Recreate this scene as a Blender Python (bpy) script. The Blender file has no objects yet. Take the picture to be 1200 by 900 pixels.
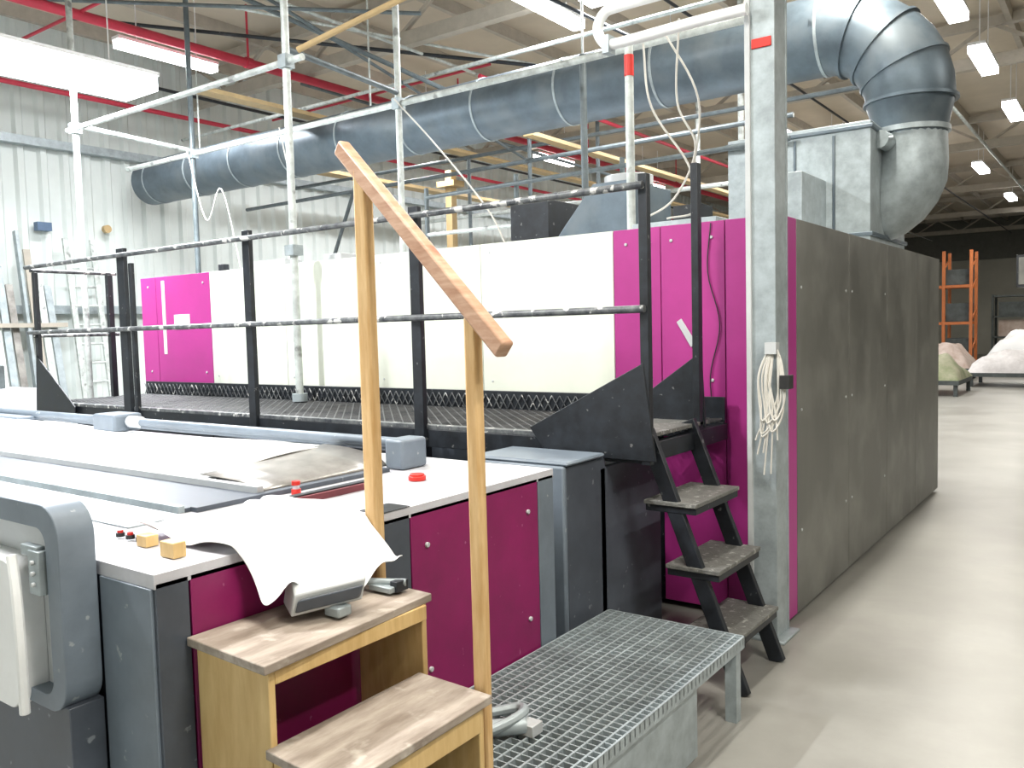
import bpy, math, random
from mathutils import Vector, Matrix, noise
random.seed(7)
SC=bpy.context.scene
try:
    SC.view_settings.view_transform='Standard'
    SC.view_settings.look='None'
except Exception: pass

# ---------------- materials ----------------
MATS={}
def mat(name,col,rough=.5,metal=0.,var=.12,scale=6.,bump=0.,bscale=40.,emit=None,spec=.5,col2=None,stretch=None,wear=None,wscale=18.,wpos=.66,wsoft=.04):
    if name in MATS: return MATS[name]
    m=bpy.data.materials.new(name); m.use_nodes=True
    nt=m.node_tree; b=nt.nodes['Principled BSDF']
    b.inputs['Roughness'].default_value=rough; b.inputs['Metallic'].default_value=metal
    b.inputs['Specular IOR Level'].default_value=spec
    if emit:
        b.inputs['Base Color'].default_value=(*col,1)
        b.inputs['Emission Color'].default_value=(*col,1); b.inputs['Emission Strength'].default_value=emit
    else:
        tc=nt.nodes.new('ShaderNodeTexCoord'); mp=nt.nodes.new('ShaderNodeMapping')
        nt.links.new(tc.outputs['Object'],mp.inputs[0])
        if stretch: mp.inputs['Scale'].default_value=stretch
        n=nt.nodes.new('ShaderNodeTexNoise'); n.inputs['Scale'].default_value=scale; n.inputs['Detail'].default_value=6; n.inputs['Roughness'].default_value=.65
        nt.links.new(mp.outputs[0],n.inputs['Vector'])
        r=nt.nodes.new('ShaderNodeValToRGB')
        c2=col2 if col2 else tuple(min(1,c*(1+var)) for c in col)
        c1=col if col2 else tuple(c*(1-var) for c in col)
        r.color_ramp.elements[0].position=.35; r.color_ramp.elements[1].position=.68
        r.color_ramp.elements[0].color=(*c1,1); r.color_ramp.elements[1].color=(*c2,1)
        nt.links.new(n.outputs['Fac'],r.inputs[0]); out=r.outputs[0]
        if wear:
            nw=nt.nodes.new('ShaderNodeTexNoise'); nw.inputs['Scale'].default_value=wscale; nw.inputs['Detail'].default_value=4
            nt.links.new(tc.outputs['Object'],nw.inputs['Vector'])
            rw=nt.nodes.new('ShaderNodeValToRGB'); rw.color_ramp.elements[0].position=wpos; rw.color_ramp.elements[1].position=wpos+wsoft
            nt.links.new(nw.outputs['Fac'],rw.inputs[0])
            mx=nt.nodes.new('ShaderNodeMix'); mx.data_type='RGBA'
            nt.links.new(rw.outputs[0],mx.inputs[0]); nt.links.new(out,mx.inputs[6]); mx.inputs[7].default_value=(*wear,1)
            out=mx.outputs[2]
        nt.links.new(out,b.inputs['Base Color'])
        # uneven sheen from dust and handling
        mr=nt.nodes.new('ShaderNodeMapRange'); mr.inputs['To Min'].default_value=max(.05,rough-.08); mr.inputs['To Max'].default_value=min(1,rough+.12)
        nt.links.new(n.outputs['Fac'],mr.inputs['Value']); nt.links.new(mr.outputs[0],b.inputs['Roughness'])
        if bump>0:
            n2=nt.nodes.new('ShaderNodeTexNoise'); n2.inputs['Scale'].default_value=bscale
            nt.links.new(mp.outputs[0],n2.inputs['Vector'])
            bp=nt.nodes.new('ShaderNodeBump'); bp.inputs['Strength'].default_value=bump; bp.inputs['Distance'].default_value=.01
            nt.links.new(n2.outputs['Fac'],bp.inputs['Height']); nt.links.new(bp.outputs[0],b.inputs['Normal'])
    MATS[name]=m; return m
MAG=mat('magenta_paint',(.40,.030,.225),.42,var=.08,scale=2)
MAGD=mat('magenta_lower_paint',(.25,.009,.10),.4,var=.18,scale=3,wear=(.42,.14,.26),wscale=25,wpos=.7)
CREAM=mat('cream_panel',(.78,.81,.71),.38,var=.05,scale=1.5)
DGR=mat('dark_grey_panel',(.145,.145,.132),.42,metal=.1,var=.2,scale=2.2,stretch=(1,1,.3),wear=(.23,.23,.21),wscale=3,wpos=.45,wsoft=.35)
DGR2=mat('slate_paint',(.075,.088,.11),.42,var=.22,scale=3,wear=(.2,.22,.24),wscale=22,wpos=.68)
BLUEG=mat('blue_grey_paint',(.17,.205,.245),.38,var=.16,scale=4,wear=(.35,.38,.4),wscale=20,wpos=.68)
BLACK=mat('black_steel',(.011,.014,.019),.45,var=.5,scale=12,wear=(.14,.14,.14),wscale=26,wpos=.68)
BLACKW=mat('worn_black_rail',(.02,.024,.032),.4,scale=14,col2=(.18,.19,.19),wear=(.5,.5,.48),wscale=16,wpos=.58)
MESHM=mat('expanded_mesh_steel',(.02,.022,.026),.5,scale=6,col2=(.09,.09,.09))
GALV=mat('galvanised_steel',(.36,.41,.43),.42,metal=.25,var=.2,scale=9)
DUCT=mat('duct_steel',(.115,.15,.18),.4,metal=.35,var=.2,scale=4,wear=(.16,.19,.21),wscale=3,wpos=.5,wsoft=.2)
SCAF=mat('scaffold_tube',(.56,.60,.58),.42,metal=.15,var=.25,scale=10,wear=(.25,.26,.25),wscale=9,wpos=.6,wsoft=.1)
SCAFD=mat('dark_tube',(.12,.145,.155),.45,metal=.2,var=.25,scale=10)
WOODR=mat('handrail_wood',(.42,.22,.13),.5,scale=5,col2=(.66,.44,.31),stretch=(1,1,6),wear=(.34,.13,.08),wscale=9,wpos=.6,wsoft=.14)
PINE=mat('pine_post',(.58,.35,.14),.5,scale=8,col2=(.76,.53,.27),stretch=(6,6,.6))
PLY=mat('plywood',(.58,.38,.15),.5,scale=5,col2=(.72,.52,.24),stretch=(5,5,.8))
TREADW=mat('worn_tread_wood',(.22,.175,.14),.6,scale=4,col2=(.46,.40,.34),stretch=(4,.8,4),wear=(.55,.50,.44),wscale=12,wpos=.6,wsoft=.15)
WHITE=mat('white_fabric',(.86,.87,.88),.7,var=.03,scale=3,bump=.15,bscale=15)
LGREY=mat('light_grey_enamel',(.52,.54,.55),.3,var=.08,scale=4)
TOPW=mat('white_worktop',(.60,.60,.64),.22,var=.14,scale=3)
WPIPE=mat('white_pipe_paint',(.85,.86,.86),.4,var=.05)
BROWN=mat('burnished_sheet',(.31,.295,.275),.3,metal=.4,var=.3,scale=6)
DRED=mat('dark_red_strip',(.16,.03,.04),.5,var=.2)
RED=mat('red_plastic',(.65,.03,.02),.4,var=.05)
REDP=mat('red_pipe_paint',(.50,.03,.06),.5,var=.1)
ORNG=mat('rack_orange',(.48,.14,.04),.6,var=.1)
TREADG=mat('stair_tread_steel',(.14,.14,.13),.55,var=.25,scale=25,bump=.5,bscale=120,wear=(.3,.3,.28),wscale=30,wpos=.6)
CABLE=mat('grey_cable',(.6,.58,.53),.5,var=.1)
PLUG=mat('black_plug',(.02,.02,.02),.5)
LAMP=mat('fluorescent_tube',(1,1,1),emit=16)
LAMPBIG=mat('fluorescent_glow_box',(.88,.95,1),emit=18)  # oversized emissive box, its width stands in for the glow around the lamp
FIX=mat('lamp_housing',(.8,.8,.8),.5,var=.02)
CEIL=mat('ceiling_beige',(.57,.50,.40),.7,var=.08,scale=1)
PURL=mat('purlin_paint',(.42,.38,.32),.6,var=.1)
WALLM=mat('corrugated_cladding',(.70,.75,.73),.5,var=.06,scale=.8)
WALLF=mat('far_wall_paint',(.45,.44,.38),.7,var=.15,scale=.3)
FLOORM=mat('polished_concrete',(.225,.22,.20),.36,scale=1.1,col2=(.31,.305,.28),bump=.04,bscale=6,spec=.5,wear=(.205,.20,.18),wscale=.9,wpos=.45,wsoft=.3)
DARK=mat('dark_goods',(.06,.07,.07),.7,var=.4,scale=4)
YEL=mat('yellow_tray',(.50,.36,.18),.6,var=.1)
BLUEP=mat('blue_plastic',(.10,.16,.26),.5,var=.1)

# ---------------- mesh builder ----------------
class B:
    def __init__(s,name): s.n=name; s.v=[]; s.f=[]; s.mi=[]; s.m=[]
    def _mi(s,m):
        if m not in s.m: s.m.append(m)
        return s.m.index(m)
    def add(s,m,vs,fs):
        o=len(s.v); k=s._mi(m); s.v+= [tuple(v) for v in vs]
        for f in fs: s.f.append([i+o for i in f]); s.mi.append(k)
        return s
    def box(s,m,x0,x1,y0,y1,z0,z1):
        return s.add(m,[(x0,y0,z0),(x1,y0,z0),(x1,y1,z0),(x0,y1,z0),(x0,y0,z1),(x1,y0,z1),(x1,y1,z1),(x0,y1,z1)],
            [(0,3,2,1),(4,5,6,7),(0,1,5,4),(1,2,6,5),(2,3,7,6),(3,0,4,7)])
    def prism(s,m,pts,vec):
        n=len(pts); vec=Vector(vec); a=[Vector(p) for p in pts]; b=[p+vec for p in a]
        return s.add(m,a+b,[tuple(range(n))[::-1],tuple(range(n,2*n))]+[(i,(i+1)%n,(i+1)%n+n,i+n) for i in range(n)])
    def beam(s,m,p,q,w,h):
        p=Vector(p);q=Vector(q);d=(q-p).normalized(); up=Vector((0,0,1)) if abs(d.z)<.98 else Vector((0,1,0))
        a=d.cross(up).normalized()*w/2; b=a.cross(d).normalized()*h/2
        return s.prism(m,[p-a-b,p+a-b,p+a+b,p-a+b],q-p)
    def tube(s,m,path,r,seg=12,cap=True):
        path=[Vector(p) for p in path]; n=len(path)
        rs=r if isinstance(r,(list,tuple)) else [r]*n
        t0=(path[1]-path[0]).normalized(); ref=Vector((0,0,1)) if abs(t0.z)<.9 else Vector((1,0,0))
        nrm=t0.cross(ref).normalized(); vs=[]
        for i,p in enumerate(path):
            t=(path[min(i+1,n-1)]-path[max(i-1,0)]).normalized()
            nrm=(nrm-t*nrm.dot(t)).normalized(); bi=t.cross(nrm)
            for k in range(seg):
                a=2*math.pi*k/seg; vs.append(p+(nrm*math.cos(a)+bi*math.sin(a))*rs[i])
        fs=[(i*seg+k,i*seg+(k+1)%seg,(i+1)*seg+(k+1)%seg,(i+1)*seg+k) for i in range(n-1) for k in range(seg)]
        if cap: fs+=[tuple(range(seg))[::-1],tuple(range((n-1)*seg,n*seg))]
        return s.add(m,vs,fs)
    def cyl(s,m,p,q,r,seg=14,r2=None): return s.tube(m,[p,q],[r,r if r2 is None else r2],seg)
    def grid(s,m,fn,nu,nv):
        vs=[fn(i/nu,j/nv) for i in range(nu+1) for j in range(nv+1)]
        return s.add(m,vs,[(i*(nv+1)+j,(i+1)*(nv+1)+j,(i+1)*(nv+1)+j+1,i*(nv+1)+j+1) for i in range(nu) for j in range(nv)])
    def done(s,bevel=0,ang=35,solid=0,sub=0):
        me=bpy.data.meshes.new(s.n); me.from_pydata(s.v,[],s.f)
        for m in s.m: me.materials.append(m)
        me.polygons.foreach_set('material_index',s.mi); me.update()
        import bmesh
        bm=bmesh.new(); bm.from_mesh(me); bmesh.ops.recalc_face_normals(bm,faces=bm.faces); bm.to_mesh(me); bm.free()
        me.polygons.foreach_set('use_smooth',[True]*len(me.polygons))
        me.set_sharp_from_angle(angle=math.radians(ang))
        o=bpy.data.objects.new(s.n,me); SC.collection.objects.link(o)
        if solid:
            md=o.modifiers.new('s','SOLIDIFY'); md.thickness=solid
        if sub:
            md=o.modifiers.new('ss','SUBSURF'); md.levels=sub; md.render_levels=sub
        if bevel:
            md=o.modifiers.new('b','BEVEL'); md.width=bevel; md.segments=2; md.limit_method='ANGLE'; md.angle_limit=math.radians(40)
        return o
def bez(pts,n=10):
    pts=[Vector(p) for p in pts]; out=[]
    P=[pts[0]*2-pts[1]]+pts+[pts[-1]*2-pts[-2]]
    for i in range(1,len(P)-2):
        a,b,c,d=P[i-1:i+3]
        for k in range(n):
            t=k/n
            out.append(.5*((2*b)+(-a+c)*t+(2*a-5*b+4*c-d)*t*t+(-a+3*b-3*c+d)*t**3))
    out.append(pts[-1]); return out

# ---------------- room shell ----------------
B('floor').box(FLOORM,-14,14,-4,46,-.1,0).done()
B('ceiling').box(CEIL,-14,14,-4,46,6.3,6.4).done()
b=B('wall_left')
prof=[];y=-4.0
while y<46:
    prof+=[(-12.9,y),(-12.9,y+.16),(-12.85,y+.2),(-12.85,y+.28),(-12.9,y+.32)]; y+=.32
vs=[(x,y,0) for x,y in prof]+[(x,y,6.3) for x,y in prof]; n=len(prof)
b.add(WALLM,vs,[(i,i+1,i+1+n,i+n) for i in range(n-1)])
b.box(WALLM,-13.1,-12.92,-4,46,0,6.3)
b.done(ang=10)
b=B('wall_back'); b.box(WALLF,-13,14,45,45.2,0,6.3)
b.box(mat('far_wall_dark_band',(.16,.16,.14),.8),-13,14,44.9,45,4.4,6.3)
b.done()
B('wall_front').box(WALLM,-13,14,-4.2,-4.0,0,6.3).done()
B('wall_right').box(WALLF,13.8,14,-4,46,0,6.3).done()
b=B('trim_1')
for z in (2.1,4.5): b.box(GALV,-12.84,-12.7,-4,45,z,z+.12)
b.done()
b=B('roof_truss')
for y in (2.2,8.6,15,22,29,36,43):
    b.box(PURL,-12.8,13,y-.07,y+.07,5.5,5.68); b.box(PURL,-12.8,13,y-.06,y+.06,6.1,6.24)
    x=-12.6; k=0
    while x<12:
        b.beam(PURL,(x,y,5.6 if k%2 else 6.15),(x+.9,y,6.15 if k%2 else 5.6),.05,.05); x+=.9;k+=1
b.done()
b=B('roof_purlins')
x=-12.4
while x<13:
    b.box(PURL,x-.04,x+.04,-4,45,6.12,6.3); x+=1.55
b.done()
b=B('roof_conduits')
for x,z,r,m in ((-11.4,5.3,.025,BLACK),(-7.6,5.35,.02,SCAF),(-4.4,5.45,.02,BLACK),(-2.6,5.4,.03,SCAF)):
    b.cyl(m,(x,-2,z),(x,44,z),r,8)
for (p,q,r,m) in (((-11.5,6,6.0),(-5.5,10,5.0),.025,BLACK),((-9,4.5,6.1),(-6.5,9,4.4),.03,SCAFD),((-12,9,5),(-3,12,5.9),.03,SCAF),
    ((-6.5,7,6.1),(-3.4,9.2,4.2),.02,BLACK),((-12.5,8.2,4.9),(-2,8.2,4.9),.025,SCAF),((-12.5,10.5,4.4),(-2,10.5,4.4),.03,SCAFD),
    ((-10.5,9,5.6),(-7,13,4.2),.025,SCAFD),((-7.6,5.8,5.4),(-7.6,11,4.3),.02,SCAFD),((-12.5,9.4,3.9),(-3,9.4,3.95),.03,SCAFD),
    ((-5.8,5.4,5.6),(-3.2,7,4.9),.02,SCAFD),((-4.2,11,3.6),(-4.2,11,6.1),.04,SCAF),((-6.9,10,2.2),(-6.9,10,5.4),.03,SCAFD),((-8.8,11,2.2),(-8.8,11,4.6),.03,SCAFD),
    ((-11.8,3.6,5.7),(-6.2,7.0,5.1),.022,SCAFD),((-12.6,12,5.2),(-4,12,5.2),.035,SCAFD),((-9.4,6.8,5.9),(-5.0,12,5.0),.02,SCAF),((-3.9,6.5,5.2),(-1.2,12.5,5.7),.025,SCAFD),
    ((-12.6,13.5,4.0),(-5,13.5,4.0),.04,SCAF),((-7.3,12.6,2.0),(-7.3,12.6,5.5),.035,SCAFD),((-10.9,9.6,2.3),(-9.6,9.6,4.8),.03,SCAFD),((-5.9,13.5,2.0),(-5.9,13.5,5.5),.04,SCAF)):
    b.cyl(m,p,q,r,8)
b.done()
b=B('cable_tray')
b.box(YEL,-8.9,-8.7,6,30,4.55,4.6); b.box(YEL,-6.3,-6.15,9,30,4.15,4.2); b.box(YEL,-11.6,-11.3,10,30,4.5,4.56)
b.cyl(YEL,(-5.15,4.4,3.86),(-3.9,4.9,4.3),.024,10)
b.done()
b=B('brown_stanchion'); b.box(YEL,-10.08,-9.94,11.9,12.04,0,4.6); b.box(YEL,-10.2,-9.8,11.8,12.1,4.3,4.4); b.done()
b=B('red_sprinkler_pipe')
b.cyl(REDP,(-9.8,0,5.42),(-9.8,40,5.42),.06,12)
for y in (3,7.5,12,16.5,21): b.cyl(REDP,(-9.8,y,5.42),(-9.8,y,6.2),.015,8); b.cyl(REDP,(-9.8,y-.05,5.42),(-9.8,y+.05,5.42),.075,12)
for y in (5.2,9.8): b.cyl(REDP,(-12.2,y,5.46),(-7.4,y,5.46),.02,8)
b.done()
b=B('red_sprinkler_pipe'); b.cyl(REDP,(-11.9,0,5.1),(-11.9,40,5.1),.035,10); b.cyl(REDP,(-6.9,8.9,5.0),(-6.9,30,5.0),.03,10); b.done()

# ---------------- lamps ----------------
def lamp(x,y,z,L,w=.16,big=False,axis='y',power=90,col=(.97,.98,1)):
    b=B('fluorescent_lamp'); lm=LAMPBIG if big else LAMP; h=L/2
    def bx(m,a,wd,z0,z1):
        if axis=='y': b.box(m,x-wd,x+wd,y-a,y+a,z0,z1)
        else: b.box(m,x-a,x+a,y-wd,y+wd,z0,z1)
    bx(FIX,h,w/2,z+.05,z+.09)
    bx(lm,h*.98,w*.48,z-(.10 if big else .04),z+.049)
    for s in (-.6,.6):
        px,py=(x,y+s*h) if axis=='y' else (x+s*h,y)
        b.cyl(FIX,(px,py,z+.08),(px,py,6.25),.008,6)
    b.done(bevel=.02 if big else 0)
    l=bpy.data.lights.new('lamp_light','AREA'); l.shape='RECTANGLE'; l.size=w; l.size_y=L; l.energy=power; l.color=col
    o=bpy.data.objects.new('lamp_light',l); o.location=(x,y,z-.12)
    if axis=='x': o.rotation_euler=(0,0,math.pi/2)
    SC.collection.objects.link(o)
WARM=(1,.955,.86)
lamp(-8.3,4.15,4.3,1.75,.62,True,power=450,col=(.93,.97,1))
for y in (6.45,11,15.5,20): lamp(-10.05,y,5.3,1.4,power=130)
for y in (8.2,11.9,16,20,25): lamp(-5.4,y,5.3,1.5,power=120)
lamp(-4.2,8.3,5.3,1.5,.3,axis='x',power=120)
for y in (1.5,6.5,11,13.8,17.5,23.5,29.8,36): lamp(-1.74 if y<20 else -3.0,y,5.3,1.4,.22,power=(150 if y<8 else 120),col=WARM)
for y in (1,8,17,27): lamp(3.2,y,5.3,1.5,.2,power=120,col=WARM)
lamp(1.4,1.5,5.3,1.5,.2,power=190,col=WARM)  # added lamp out of view, only brightens the right-facing sides of the machines
lamp(-5.2,.8,5.0,1.5,.2,power=420)

# ---------------- oven (dryer) ----------------
b=B('textile_dryer_oven')
x0,xr,yf,yb,zt=-7.88,-1.53,4.64,9.2,2.28
b.box(BLACK,x0+.02,xr-.02,yf+.02,yb-.02,.03,zt-.02)
b.box(LGREY,x0+.02,xr-.02,yf+.03,yb-.02,zt-.02,zt)
def fp(m,a,c,z0,z1): b.box(m,a+.003,c-.003,yf-.005,yf+.03,z0,z1)
fp(MAG,-7.88,-7.62,1.28,2.29); fp(MAG,-7.62,-6.75,1.28,2.29)
ws=[-6.75,-5.71,-4.67,-3.63,-2.59]
for i in range(4): fp(CREAM,ws[i],ws[i+1],1.28,2.29)
fp(MAG,-2.59,-2.27,1.28,2.29); fp(MAG,-2.27,-1.87,.04,2.29); fp(MAG,-1.87,-1.53,.04,2.29)
b.box(CREAM,-7.52,-7.47,yf-.008,yf,1.55,2.25); b.box(CREAM,-7.33,-7.08,yf-.008,yf,1.78,1.92)
def sp(m,a,c): b.box(m,xr-.03,xr+.005,a+.004,c-.004,.03,zt)
sp(MAG,4.645,4.82)
for a,c in ((4.82,5.92),(5.92,7.02),(7.02,8.11),(8.11,9.2)): sp(DGR,a,c)
for z in (.5,1.2,1.9):
    for y in (4.9,5.84,5.99,6.94): b.cyl(LGREY,(xr,y,z),(xr+.01,y,z),.009,8)
for x in (-7.75,-6.85,-2.5,-2.34,-2.2,-1.95):
    for z in (1.38,2.2): b.cyl(LGREY,(x,yf,z),(x,yf-.012,z),.010,8)
b.prism(LGREY,[(-2.17,yf-.012,1.72),(-2.14,yf-.012,1.74),(-2.05,yf-.012,1.60),(-2.08,yf-.012,1.57)],(0,.008,0))
for i in range(4):
    for z in (1.35,2.23): b.cyl(LGREY,(ws[i]+.08,yf,z),(ws[i]+.08,yf-.01,z),.008,8)
b.tube(PLUG,bez([(-1.95,yf-.012,2.28),(-1.97,yf-.014,2.0),(-1.90,yf-.014,1.7),(-1.96,yf-.014,1.4),(-1.93,yf-.014,1.1)],6),.004,6)
b.done(bevel=.004)

b=B('fan_hood')
b.box(BLACK,-3.85,-3.5,5.3,5.95,2.285,2.66)
b.prism(DUCT,[(-3.5,5.3,2.285),(-2.82,5.3,2.285),(-2.82,5.3,2.72),(-3.12,5.3,2.72)],(0,.65,0))
b.cyl(LGREY,(-3.0,5.62,2.72),(-3.0,5.62,2.80),.18,20)
b.done(bevel=.006)
b=B('extraction_box')
b.box(GALV,-2.75,-1.62,6.9,8.1,2.285,3.22); b.box(GALV,-2.3,-1.95,6.3,6.9,2.285,2.8)
for z in (2.35,3.16): b.box(DUCT,-2.77,-1.60,6.88,8.12,z,z+.03)
for x in (-2.5,-2.2,-1.9): b.box(DUCT,x,x+.02,6.885,6.9,2.4,3.14)
b.done(bevel=.006)
b=B('cable_duct'); b.box(GALV,-2.62,-2.05,4.95,5.2,2.285,2.36); b.box(BLACK,-2.5,-2.3,5.3,5.5,2.285,2.5); b.box(LGREY,-6.4,-5.9,4.8,5.0,2.285,2.36)
b.cyl(BLACK,(-6.9,4.9,2.285),(-6.9,4.9,2.38),.05); b.box(LGREY,-5.4,-5.2,4.8,5.0,2.285,2.36); b.done(bevel=.004)

# big duct
b=B('ventilation_duct')
Y=7.5;Z=4.10;rr=.33
b.tube(DUCT,[(-12.3,Y,Z),(-2.1,Y,Z)],rr,32)
cx,R=-2.12,.66; cz=Z-R
path=[(cx-.05,Y,Z)]+[(cx+R*math.cos(math.radians(90-11.25*k)),Y,cz+R*math.sin(math.radians(90-11.25*k))) for k in range(0,9)]
b.tube(DUCT,path+[(-1.46,Y,3.30),(-1.46,Y,3.16)],[rr]*5+[.335,.34,.34,.335,.33]+[.29,.27],32)
p3=[(-1.46,Y,3.2),(-1.46,Y,2.96)]
for k in range(1,7):
    a=math.radians(-15*k); p3.append((-1.82+.36*math.cos(a),Y,2.96+.36*math.sin(a)))
b.tube(GALV,p3,[.27,.28]+[.29]*6,28)
for x in [-12.0+i*1.05 for i in range(10)]+[-2.12]: b.tube(GALV,[(x-.012,Y,Z),(x+.012,Y,Z)],rr+.008,32)
for k in (2,4,6,8):
    a=math.radians(90-11.25*k); c=Vector((cx+R*math.cos(a),Y,cz+R*math.sin(a))); t=Vector((math.sin(a),0,-math.cos(a)))*.012
    b.tube(DUCT,[c-t,c+t],rr+.022,32)
b.tube(GALV,[(-1.46,Y,3.22),(-1.46,Y,3.18)],.295,28)
b.cyl(GALV,(-1.58,7.24,3.10),(-1.60,7.08,3.10),.07); b.cyl(GALV,(-1.5,7.1,3.1),(-1.7,7.1,3.1),.015)
for x in (-11,-7.5,-4.5): b.cyl(SCAF,(x,Y,Z+.3),(x,Y,6.2),.012,6)
b.done(ang=40)

# ---------------- column ----------------
b=B('steel_column')
b.box(GALV,-1.64,-1.50,4.40,4.42,0,6.3); b.box(GALV,-1.64,-1.50,4.58,4.6,0,6.3); b.box(GALV,-1.635,-1.505,4.41,4.59,0,6.3)
b.box(LGREY,-1.655,-1.625,4.385,4.42,0,6.3)
b.box(RED,-1.62,-1.515,4.392,4.40,3.12,3.17)
b.box(GALV,-1.70,-1.45,4.36,4.62,0,.015)
b.done(bevel=.004)
b=B('hanging_cable_bundle')
for i in range(6):
    ox=random.uniform(-.035,.035); L=random.uniform(.30,.5)
    b.tube(CABLE,bez([(-1.50+ox*.3,4.37,1.60),(-1.54+ox,4.34,1.43),(-1.53+ox,4.34,1.60-L),(-1.50+ox*1.6,4.33,1.54-L-.03),(-1.45+ox,4.35,1.62-L),(-1.46+ox*.5,4.36,1.48),(-1.49,4.37,1.58)],6),.005,6)
for i in range(7):
    ox=random.uniform(-.02,.02); e=random.uniform(-.10,.06); L=random.uniform(.45,.72)
    b.tube(CABLE,bez([(-1.50,4.37,1.60),(-1.52+ox,4.35,1.45),(-1.50+e*.4,4.34,1.25),(-1.51+e,4.34,1.62-L)],7),.0045,6)
b.box(PLUG,-1.46,-1.41,4.33,4.40,1.36,1.43); b.box(LGREY,-1.54,-1.48,4.34,4.395,1.54,1.6)
b.done()

# ---------------- walkway ----------------
b=B('elevated_walkway')
xa,xb=-7.75,-1.85; ya,yb2=3.6,4.58
b.box(BLACK,xa,xb,ya-.03,ya+.02,1.05,1.15); b.box(BLACK,xa,xb,yb2-.04,yb2,1.05,1.15)
b.box(BLACKW,xa,xb,ya-.03,ya+.02,1.15,1.175)
b.box(BLACK,xa,xb,yb2-.02,yb2,1.15,1.29)
for x in [xa+i*.98 for i in range(7)]: b.box(BLACK,x-.02,x+.03,ya,yb2,1.05,1.14)
b.box(TREADG,xb-.32,xb,ya+.02,yb2-.25,1.165,1.185)
st=.075; x=xa-1.0
while x<xb-.3:
    for sgn in (1,-1):
        p=[x,ya+.02]; q=[x+.96,yb2-.02]
        if sgn<0: p[1],q[1]=q[1],p[1]
        def clip(p,q,lo,hi):
            def at(xx): t=(xx-p[0])/(q[0]-p[0]); return [xx,p[1]+(q[1]-p[1])*t]
            P_=at(lo) if p[0]<lo else p; Q_=at(hi) if q[0]>hi else q
            return P_,Q_
        if q[0]>xa+.05 and p[0]<xb-.05:
            P_,Q_=clip(p,q,xa,xb)
            b.beam(MESHM,(P_[0],P_[1],1.165),(Q_[0],Q_[1],1.165),.010,.012)
    x+=st
x=xa
while x<xb-.5:
    b.beam(BLACKW,(x,yb2-.03,1.17),(x+.06,yb2-.03,1.27),.007,.007); b.beam(BLACKW,(x+.06,yb2-.03,1.17),(x,yb2-.03,1.27),.007,.007); x+=.06
for x in (-7.7,-6.36,-4.79,-3.28):
    for y in (ya,yb2-.05): b.box(BLACK,x-.035,x+.035,y-.025,y+.045,0,1.06)
for x,w in ((-6.30,.05),(-4.75,.036),(-3.25,.036)):
    b.box(BLACK,x-w,x+w,ya-.055,ya-.02,1.05,2.40)
b.box(BLACK,-6.2,-6.16,ya-.05,ya-.02,1.05,2.28)
b.box(BLACK,-7.74,-7.69,ya-.055,ya-.02,1.0,2.3); b.box(BLACK,-7.74,-7.69,4.2,4.25,1.0,2.3)
b.box(BLACK,-1.845,-1.80,ya-.06,ya-.02,1.05,2.40)
b.box(BLACK,-1.89,-1.85,4.22,4.27,1.05,2.55)
for z in (2.345,1.78):
    b.cyl(BLACKW,(-7.8,ya-.075,z),(-1.81,ya-.075,z),.018,12)
    b.cyl(BLACKW,(-7.72,ya-.075,z-.03),(-7.72,4.3,z-.03),.016,10)
b.prism(BLACK,[(-2.48,ya-.065,1.2),(-1.83,ya-.065,1.53),(-1.77,ya-.065,1.07),(-2.38,ya-.065,1.07)],(0,.012,0))
b.prism(BLACK,[(-2.4,4.27,1.18),(-1.86,4.27,1.56),(-1.84,4.27,1.15),(-2.4,4.27,1.1)],(0,.012,0))
b.prism(BLACK,[(-7.1,ya-.065,1.15),(-7.72,ya-.065,1.58),(-7.78,ya-.065,1.0),(-7.1,ya-.065,1.05)],(0,.012,0))
b.done(bevel=.003)
b=B('step_ladder')
for y in (3.66,4.14):
    b.beam(BLACK,(-1.88,y,1.2),(-1.41,y,.0),.035,.075)
for x,z in ((-1.75,.86),(-1.64,.56),(-1.55,.265)):
    b.box(BLACK,x-.13,x+.13,3.64,4.16,z-.045,z-.012); b.box(TREADG,x-.135,x+.135,3.63,4.17,z-.012,z+.008)
b.done(bevel=.003)
b=B('conveyor_housing'); b.box(DGR2,-7.5,-2.7,3.75,4.5,.02,1.03)
for x in (-6.5,-5.5,-4.5,-3.5): b.box(BLACK,x-.01,x+.01,3.74,3.76,.1,1.0)
b.done(bevel=.01)

b=B('side_cabinet')
b.box(DGR2,-2.56,-2.05,3.2,3.56,.02,1.08); b.box(DGR2,-2.56,-2.05,3.5,4.15,.02,1.03)
b.box(BLUEG,-2.58,-2.03,3.18,3.52,1.08,1.10); b.box(BLUEG,-2.565,-2.045,3.17,3.2,.02,1.08)
b.done(bevel=.01)

# ---------------- printing machine ----------------
b=B('textile_printing_machine')
xp=-2.0
b.box(DGR2,-6.6,xp-.02,1.19,3.02,.03,1.06)
b.box(TOPW,-6.6,xp,1.17,3.02,1.06,1.10)
b.box(BLUEG,-2.26,xp-.012,1.165,1.19,.03,1.06)
def sd(m,a,c): b.box(m,xp-.03,xp,a+.003,c-.003,.04,1.075)
sd(DGR2,1.17,1.27); sd(MAGD,1.27,1.98); sd(DGR2,1.98,2.12); sd(MAGD,2.12,2.90); sd(BLUEG,2.90,3.02)
for y in (2.2,2.82):
    for z in (.95,.5): b.cyl(LGREY,(xp,y,z),(xp+.01,y,z),.010,8)
b.box(DGR2,-6.5,-2.62,1.66,1.96,1.10,1.115)
b.box(GALV,-6.5,-2.62,1.635,1.66,1.10,1.125)
b.box(GALV,-4.6,-2.56,1.42,1.62,1.10,1.106)
b.box(LGREY,-6.5,-2.62,1.96,1.99,1.10,1.14)
b.box(DGR2,-2.62,-2.58,1.68,2.62,1.10,1.118)
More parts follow.
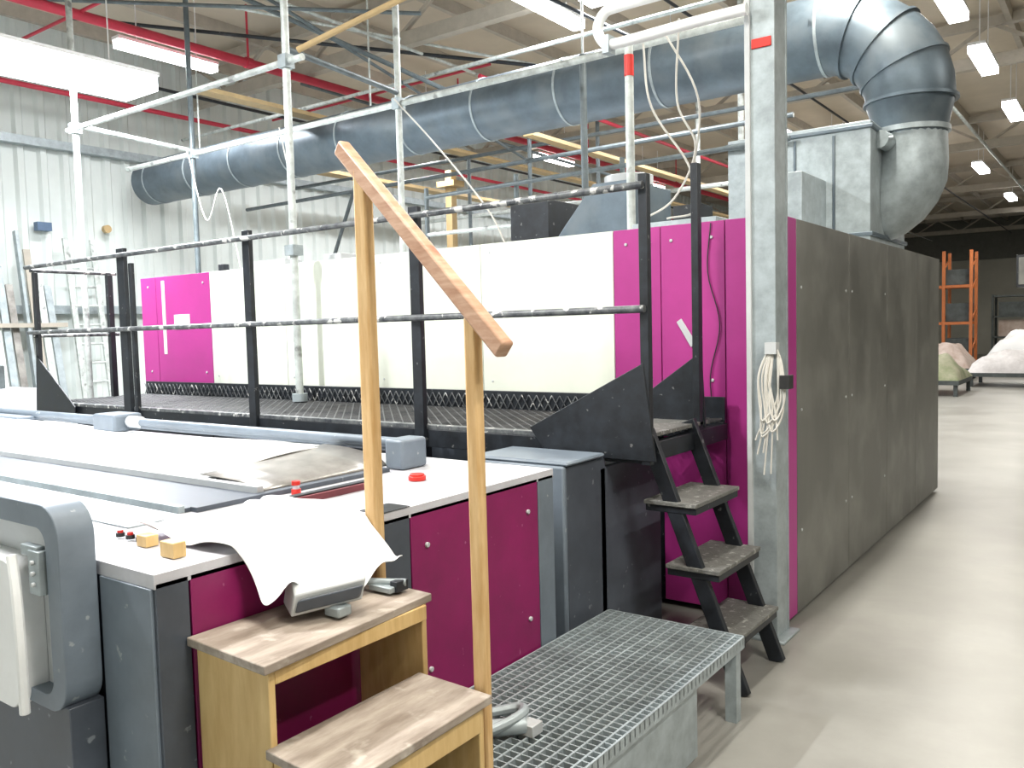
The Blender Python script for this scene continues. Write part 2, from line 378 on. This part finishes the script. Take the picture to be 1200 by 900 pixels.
b.box(BLACK,-2.42,-2.385,1.75,2.35,1.10,1.13)
b.box(DRED,-2.385,-2.37,1.75,2.30,1.10,1.125)
b.box(BLACK,-2.10,xp+.003,1.98,2.12,1.10,1.104)
b.done(bevel=.006)
b=B('fabric_belt')
def fb(u,v):
    x=-6.5+u*3.50; y=2.0+v*.92
    z=1.128+.05*math.sin(v*math.pi)+.015*math.sin(u*6+v*2)
    return (x,y,z)
b.grid(WHITE,fb,40,16); b.done(solid=.006)
b=B('curved_guide_plate')
def cg(u,v):
    a=u*math.pi*.5; return (-3.04+.40*math.sin(a),2.0+v*.66,1.115+(.035+.04*v)*math.cos(a))
b.grid(BROWN,cg,14,4); b.done(solid=.005)
b=B('printing_carriage')
b.box(BLUEG,-7.0,-2.60,2.72,2.78,1.17,1.215)
b.cyl(BLUEG,(-7.0,2.73,1.21),(-2.62,2.73,1.21),.024,12)
b.box(BLUEG,-2.65,-2.54,2.66,2.82,1.102,1.235); b.box(BLUEG,-5.1,-4.85,2.64,2.82,1.15,1.255); b.cyl(LGREY,(-4.84,2.73,1.21),(-4.7,2.73,1.21),.035,14)
b.box(BLUEG,-6.9,-6.0,2.6,2.78,1.102,1.2)
b.done(bevel=.014)
b=B('control_knobs')
for i in range(4):
    x=-2.46+.055*i; b.cyl(PLUG,(x,1.34,1.106),(x,1.34,1.118),.013); b.cyl(RED,(x,1.34,1.118),(x,1.34,1.126),.009)
b.done()
def rrect(x0,x1,z0,z1,r,y,n=8):
    pts=[]
    for cx,cz,a0 in ((x1-r,z1-r,0),(x0+r,z1-r,90),(x0+r,z0+r,180),(x1-r,z0+r,270)):
        for k in range(n+1):
            a=math.radians(a0+90*k/n); pts.append((cx+r*math.cos(a),y,cz+r*math.sin(a)))
    return pts
b=B('machine_end_casing')
out=rrect(-3.4,-2.26,.70,1.265,.09,1.06); inn=rrect(-3.3,-2.33,.74,1.20,.05,1.06); n=len(out)
vs=out+inn+[(x,1.16,z) for x,_,z in out]+[(x,1.12,z) for x,_,z in inn]
fs=[(i,(i+1)%n,(i+1)%n+n,i+n) for i in range(n)]+[(i,(i+1)%n,(i+1)%n+2*n,i+2*n) for i in range(n)]+[(i+n,(i+1)%n+n,(i+1)%n+3*n,i+3*n) for i in range(n)]+[tuple(range(2*n,3*n))]
b.add(BLUEG,vs,fs)
b.add(LGREY,[(x,1.11,z) for x,_,z in inn],[tuple(range(n))])
b.prism(WPIPE,[(x*1,1.03,z) for x,_,z in rrect(-3.25,-2.46,.68,1.10,.06,1)],(0,.08,0))
b.tube(WPIPE,bez([(-2.46,1.03,1.12),(-2.42,1.02,1.02),(-2.39,1.01,.87),(-2.39,1.01,.70)],6),.014,10)
b.box(GALV,-2.40,-2.34,1.045,1.075,1.02,1.14); b.box(GALV,-2.45,-2.36,1.05,1.075,1.12,1.15)
for z in (1.05,1.08,1.11): b.cyl(LGREY,(-2.365,1.045,z),(-2.365,1.035,z),.007,8)
b.box(DGR2,-3.4,-2.27,1.07,1.165,.03,.72)
b.done(bevel=.006)

b=B('wooden_block'); b.box(PLY,-2.15,-2.085,1.28,1.32,1.102,1.145); b.done(bevel=.002)
b=B('wooden_block'); b.box(PLY,-2.32,-2.27,1.31,1.35,1.102,1.135); b.done(bevel=.002)
b=B('red_cap'); b.cyl(RED,(-2.33,2.52,1.101),(-2.33,2.52,1.12),.036,20); b.cyl(RED,(-2.33,2.52,1.12),(-2.33,2.52,1.128),.030,20); b.done(bevel=.003)
b=B('small_red_bottle'); b.cyl(RED,(-2.52,2.06,1.101),(-2.52,2.06,1.125),.018,16); b.cyl(TOPW,(-2.52,2.06,1.125),(-2.52,2.06,1.14),.013,16); b.cyl(RED,(-2.52,2.06,1.14),(-2.52,2.06,1.155),.016,16); b.done()
b=B('white_cloth')
def cl(u,v):
    y=1.38+v*.52; s=u*.74
    x=-2.50+s; z=1.112
    nz=noise.noise(Vector((u*4,v*5,1.3)))
    if x>-1.99:
        d=x+1.99; x=-1.985+d*.55; z=1.112-d*.85
        lim=.945+.03*math.sin(v*9)
        if z<lim: x+=(lim-z)*.5; z=lim
    z+=.03*max(0,nz+.4)+.016*math.sin(u*13+v*7)+.008*math.sin(v*31+u*9)+.012
    y+=.07*noise.noise(Vector((u*3,v*2,7)))+.03*(u-.5)
    if u<.2: x+= .12*math.sin(v*3.1)
    return (x+.03*noise.noise(Vector((v*4,u*4,3))),y,z)
b.grid(WHITE,cl,36,36); b.done(solid=.004,sub=1)
b=B('grey_plastic_case')
b.prism(LGREY,[(-1.95,1.53,.935),(-1.83,1.46,.935),(-1.81,1.46,1.00),(-1.92,1.53,1.05)],(.10,.17,0.02))
b.prism(DGR2,[(-1.825,1.475,.945),(-1.820,1.462,.945),(-1.803,1.462,.985),(-1.808,1.475,.985)],(.095,.15,0.02))
b.box(GALV,-1.80,-1.74,1.55,1.60,.92,.95)
b.done(bevel=.006)
b=B('metal_clamp'); b.box(GALV,-1.86,-1.77,1.78,1.84,.922,.94); b.cyl(GALV,(-1.92,1.76,.945),(-1.76,1.84,.945),.012,8); b.box(BLACK,-1.79,-1.76,1.80,1.85,.922,.955); b.done(bevel=.003)

# ---------------- wooden steps + handrail ----------------
b=B('wooden_step_stool')
gz=.36
b.prism(TREADW,[(-1.995,1.25,.89),(-1.655,1.235,.89),(-1.69,1.875,.89),(-1.995,1.885,.89)],(0,0,.024))
b.box(PLY,-1.975,-1.68,1.265,1.285,gz,.89); b.box(PLY,-1.975,-1.70,1.84,1.86,gz,.89)
b.box(PLY,-1.70,-1.68,1.285,1.84,.845,.89)
b.prism(TREADW,[(-1.685,1.25,.67),(-1.40,1.235,.67),(-1.41,1.80,.67),(-1.69,1.81,.67)],(0,0,.024))
b.box(PLY,-1.675,-1.425,1.265,1.285,gz,.67); b.box(PLY,-1.675,-1.43,1.765,1.785,gz,.67)
b.box(PLY,-1.44,-1.42,1.285,1.765,.60,.67); b.box(PLY,-1.69,-1.675,1.285,1.84,gz,.46)
b.done(bevel=.003)
b=B('wooden_handrail')
b.box(PINE,-1.998,-1.945,1.905,1.945,gz,2.22); b.box(PINE,-1.490,-1.447,1.815,1.850,gz,1.74)
p=Vector((-2.085,1.945,2.305)); q=Vector((-1.335,1.80,1.645))
b.beam(WOODR,p,q,.042,.052)
b.done(bevel=.008)

# ---------------- grating platform ----------------
b=B('steel_grating_platform')
gx0,gx1,gy0,gy1=-1.99,-1.32,.6,3.46
b.box(GALV,gx0,gx0+.008,gy0,gy1,.31,.36); b.box(GALV,gx1-.008,gx1,gy0,gy1,.31,.36)
b.box(GALV,gx0,gx1,gy0,gy0+.008,.31,.36); b.box(GALV,gx0,gx1,gy1-.008,gy1,.31,.36)
y=gy0+.035
while y<gy1: b.box(GALV,gx0,gx1,y-.0028,y+.0028,.325,.358); y+=.035
x=gx0+.045
while x<gx1: b.box(GALV,x-.004,x+.004,gy0,gy1,.335,.359); x+=.045
for x in (gx0+.02,gx1-.04):
    for y in (gy0+.05,gy1-.06): b.box(GALV,x-.02,x+.03,y-.02,y+.03,0,.32)
b.box(GALV,gx1-.03,gx1-.02,gy0,3.0,.02,.31)
b.box(DGR,gx0+.05,gx1-.12,gy0+.1,gy1-.5,.0,.03)
b.done()
b=B('cable_connector')
b.tube(GALV,bez([(-1.72,2.05,.39),(-1.66,2.12,.40),(-1.62,2.22,.42),(-1.68,2.30,.40),(-1.76,2.24,.385)],8),.018,8)
b.cyl(GALV,(-1.70,2.12,.39),(-1.60,2.22,.39),.028,12); b.box(LGREY,-1.62,-1.56,2.2,2.26,.362,.40)
b.tube(CABLE,bez([(-1.72,2.05,.40),(-1.78,2.0,.47),(-1.70,1.97,.5),(-1.66,2.1,.40)],8),.008,8)
b.done(bevel=.002)

# ---------------- scaffold frame ----------------
b=B('scaffold_frame')
zr=3.80
b.cyl(SCAF,(-8.65,4.4,zr),(-5.1,4.4,zr),.026)
b.cyl(SCAF,(-10.1,5.85,zr),(-2.05,5.85,zr),.028)
for (x,y,z0,z1,m) in ((-8.5,4.4,0,6.1,SCAF),(-5.29,4.4,1.18,6.1,SCAF),(-8.72,5.85,2.28,6.1,SCAFD),(-5.49,5.85,2.28,6.1,SCAF),(-2.76,5.2,2.28,3.62,SCAF),(-3.78,6.3,2.28,4.0,SCAFD)):
    b.cyl(m,(x,y,z0),(x,y,z1),.030)
    if z1>5: b.box(GALV,x-.045,x+.045,y-.045,y+.045,zr-.05,zr+.05)
b.box(GALV,-5.34,-5.24,4.35,4.45,2.32,2.40); b.cyl(GALV,(-5.29,4.4,1.18),(-5.29,4.4,1.24),.06)
b.cyl(SCAF,(-8.5,4.4,3.83),(-8.72,5.85,3.83),.025); b.cyl(SCAFD,(-5.29,4.4,3.9),(-5.49,5.85,3.9),.025)
b.cyl(RED,(-2.76,5.2,3.38),(-2.76,5.2,3.52),.033)
b.cyl(SCAFD,(-6.2,7.0,3.15),(-2.2,6.8,3.15),.022); b.cyl(SCAF,(-6.2,7.0,2.75),(-3.8,7.0,2.75),.022)
for x in (-6.2,-5.0,-3.8): b.cyl(SCAFD,(x,7.0,2.28),(x,7.0,3.25),.025)
b.done()
b=B('white_bent_pipe')
b.tube(WPIPE,bez([(-1.62,4.34,3.31),(-1.9,4.34,3.31),(-2.38,4.34,3.30),(-2.46,4.34,3.32),(-2.50,4.34,3.40),(-2.46,4.34,3.48),(-2.36,4.34,3.50),(-1.9,4.34,3.50),(-1.62,4.34,3.50)],8),.030,12)
b.box(GALV,-2.45,-2.41,4.30,4.38,3.25,3.35)
b.done()
b=B('hanging_cables')
for pts in ([(-2.55,5.0,3.5),(-2.5,5.0,3.1),(-2.25,5.0,2.7),(-2.2,5.0,2.42),(-2.4,5.0,2.38)],[(-2.3,5.0,3.6),(-2.32,5.0,3.1),(-2.2,5.0,2.8),(-2.35,5.0,2.5),(-2.6,5.0,2.38)],
    [(-2.45,5.05,3.6),(-2.2,5.05,3.1),(-2.25,5.05,2.6),(-2.2,5.0,2.38)],[(-8.6,5.7,3.8),(-8.3,5.7,3.0),(-8.0,5.7,3.3),(-7.7,5.7,2.35)],[(-7.0,5.7,3.8),(-6.8,5.7,2.9),(-6.9,5.6,2.3)],
    [(-5.4,5.7,3.8),(-4.9,5.7,3.3),(-4.3,5.6,2.7),(-4.1,5.6,2.35)]):
    b.tube(CABLE,bez(pts,8),.007,6)
b.done()

# ---------------- left background clutter ----------------
b=B('leaning_ladder'); yy=6.5; lean=.3
for d in (-.2,.2): b.beam(SCAF,(-12.19,yy+d,0),(-12.65,yy+d,3.2),.04,.08)
for k in range(10):
    z=.25+k*.28; xx=-12.19-.46*z/3.2
    b.cyl(SCAF,(xx,yy-.2,z),(xx,yy+.2,z),.018,8)
b.done()
b=B('stored_metal_profiles')
for k in range(9): b.beam((GALV,PURL,SCAF,GALV,BROWN)[k%5],(-12.0,4.9+k*.13,0),(-12.62,4.95+k*.13,2.5+.25*((k*7)%4)),.09,.04)
b.box(PURL,-12.7,-12.3,4.8,6.1,1.9,1.96)
b.done()
b=B('storage_cabinet'); b.box(TOPW,-10.6,-9.6,3.6,4.4,.05,1.2); b.box(GALV,-10.55,-10.1,3.58,3.6,.1,1.15); b.box(GALV,-10.08,-9.65,3.58,3.6,.1,1.15); b.box(DARK,-10.4,-9.9,3.7,4.2,1.2,1.45); b.done(bevel=.01)
b=B('wall_mounted_hooks'); b.box(BLUEP,-12.82,-12.7,5.95,6.15,3.3,3.42); b.cyl(YEL,(-12.8,7.0,3.4),(-12.72,7.0,3.4),.06,16); b.done()

# ---------------- right background ----------------
b=B('pallet_rack')
for x in (-7.0,-5.0,-4.2):
    for y in (31,32.1): b.box(ORNG,x-.045,x+.045,y-.05,y+.05,0,3.9)
    for z in (.6,1.6,2.6,3.3): b.beam(ORNG,(x,31,z),(x,32.1,z+.4),.04,.04)
for z in (1.5,2.7): b.box(ORNG,-7.0,-4.2,30.96,31.04,z,z+.09); b.box(ORNG,-7.0,-4.2,32.06,32.14,z,z+.09)
for x,z,h in ((-6.7,.1,.9),(-6.7,1.64,.7),(-4.95,1.6,.6),(-4.95,.05,1.0),(-4.95,2.8,.5)): b.box(DARK,x,x+.7,31.1,32,z,z+h)
b.done()
def heap(nm,cx,cy,w,d,h,m,seed):
    b=B(nm)
    b.box(DARK,cx-w/2,cx+w/2,cy-d/2,cy+d/2,.25,.35)
    for sx in (-.45,.45):
        for sy in (-.45,.45): b.box(DARK,cx+sx*w-.04,cx+sx*w+.04,cy+sy*d-.04,cy+sy*d+.04,0,.26)
    def hp(u,v):
        x=cx+(u-.5)*w; y=cy+(v-.5)*d; e=min(1,4*min(u,1-u))*min(1,4*min(v,1-v)); e=math.sqrt(e)
        return (x,y,.35+e*h*(.7+.35*noise.noise(Vector((x*1.3+seed,y*1.3,seed)))+.12*noise.noise(Vector((x*5,y*5,seed)))))
    b.grid(m,hp,30,24); b.done(ang=80)
GRN=mat('green_fabric',(.16,.19,.09),.8,scale=3,col2=(.35,.33,.25)); TAN=mat('tan_fabric',(.32,.24,.2),.8,scale=3,col2=(.5,.42,.38)); PALE=mat('pale_fabric',(.42,.40,.40),.8,scale=2,col2=(.68,.66,.66))
heap('fabric_heap',-3.75,21.5,1.5,2,.6,GRN,1); heap('fabric_heap',-2.2,24.5,2.2,1.8,.65,PALE,5); heap('fabric_heap',-4.5,26.5,2,1.8,.9,TAN,9)
heap('fabric_heap',.2,25,2.0,2,.7,PALE,12); heap('fabric_heap',-2.5,29,2,1.8,1.1,WHITE,17)
b=B('storage_shelf')
for x in (-4.4,-3.0,-1.8,-.6): b.box(DARK,x-.04,x+.04,38,38.1,0,2.6); b.box(DARK,x-.04,x+.04,39,39.1,0,2.6)
for z in (.1,.9,1.7,2.5): b.box(DARK,-4.4,-.6,38,39.1,z,z+.06)
b.box(GRN,-2.9,-1.9,38.1,39,.96,1.5); b.box(DARK,-1.7,-.7,38.1,39,.16,.8); b.box(DARK,-4.2,-.8,38.1,39,1.76,2.3); b.box(TAN,-4.2,-3.2,38.1,39,.96,1.6); b.done()
b=B('loudspeaker_box'); b.box(BLACK,-1.9,-1.5,20,20.4,2.3,2.95); b.box(DGR,-1.86,-1.54,19.98,20,2.35,2.9); b.cyl(BLACK,(-1.7,20.2,2.95),(-1.7,20.2,6.3),.03,8); b.done(bevel=.01)

# ---------------- world + camera ----------------
w=bpy.data.worlds.new('World'); SC.world=w; w.use_nodes=True
w.node_tree.nodes['Background'].inputs[0].default_value=(.95,.98,1,1); w.node_tree.nodes['Background'].inputs[1].default_value=1.0
th=math.radians(3.66);ro=math.radians(1.447);ps=math.radians(36.16)
F=Vector((-math.sin(ps)*math.cos(th),math.cos(ps)*math.cos(th),-math.sin(th)))
r0=Vector((math.cos(ps),math.sin(ps),0));u0=r0.cross(F)
R=math.cos(ro)*r0-math.sin(ro)*u0;U=math.sin(ro)*r0+math.cos(ro)*u0
cam=bpy.data.cameras.new('camera'); cam.sensor_width=36; cam.lens=994/1200*36; cam.clip_end=200
co=bpy.data.objects.new('camera',cam)
M=Matrix((R,U,-F)).transposed().to_4x4(); M.translation=Vector((0,0,1.7)); co.matrix_world=M
SC.collection.objects.link(co); SC.camera=co
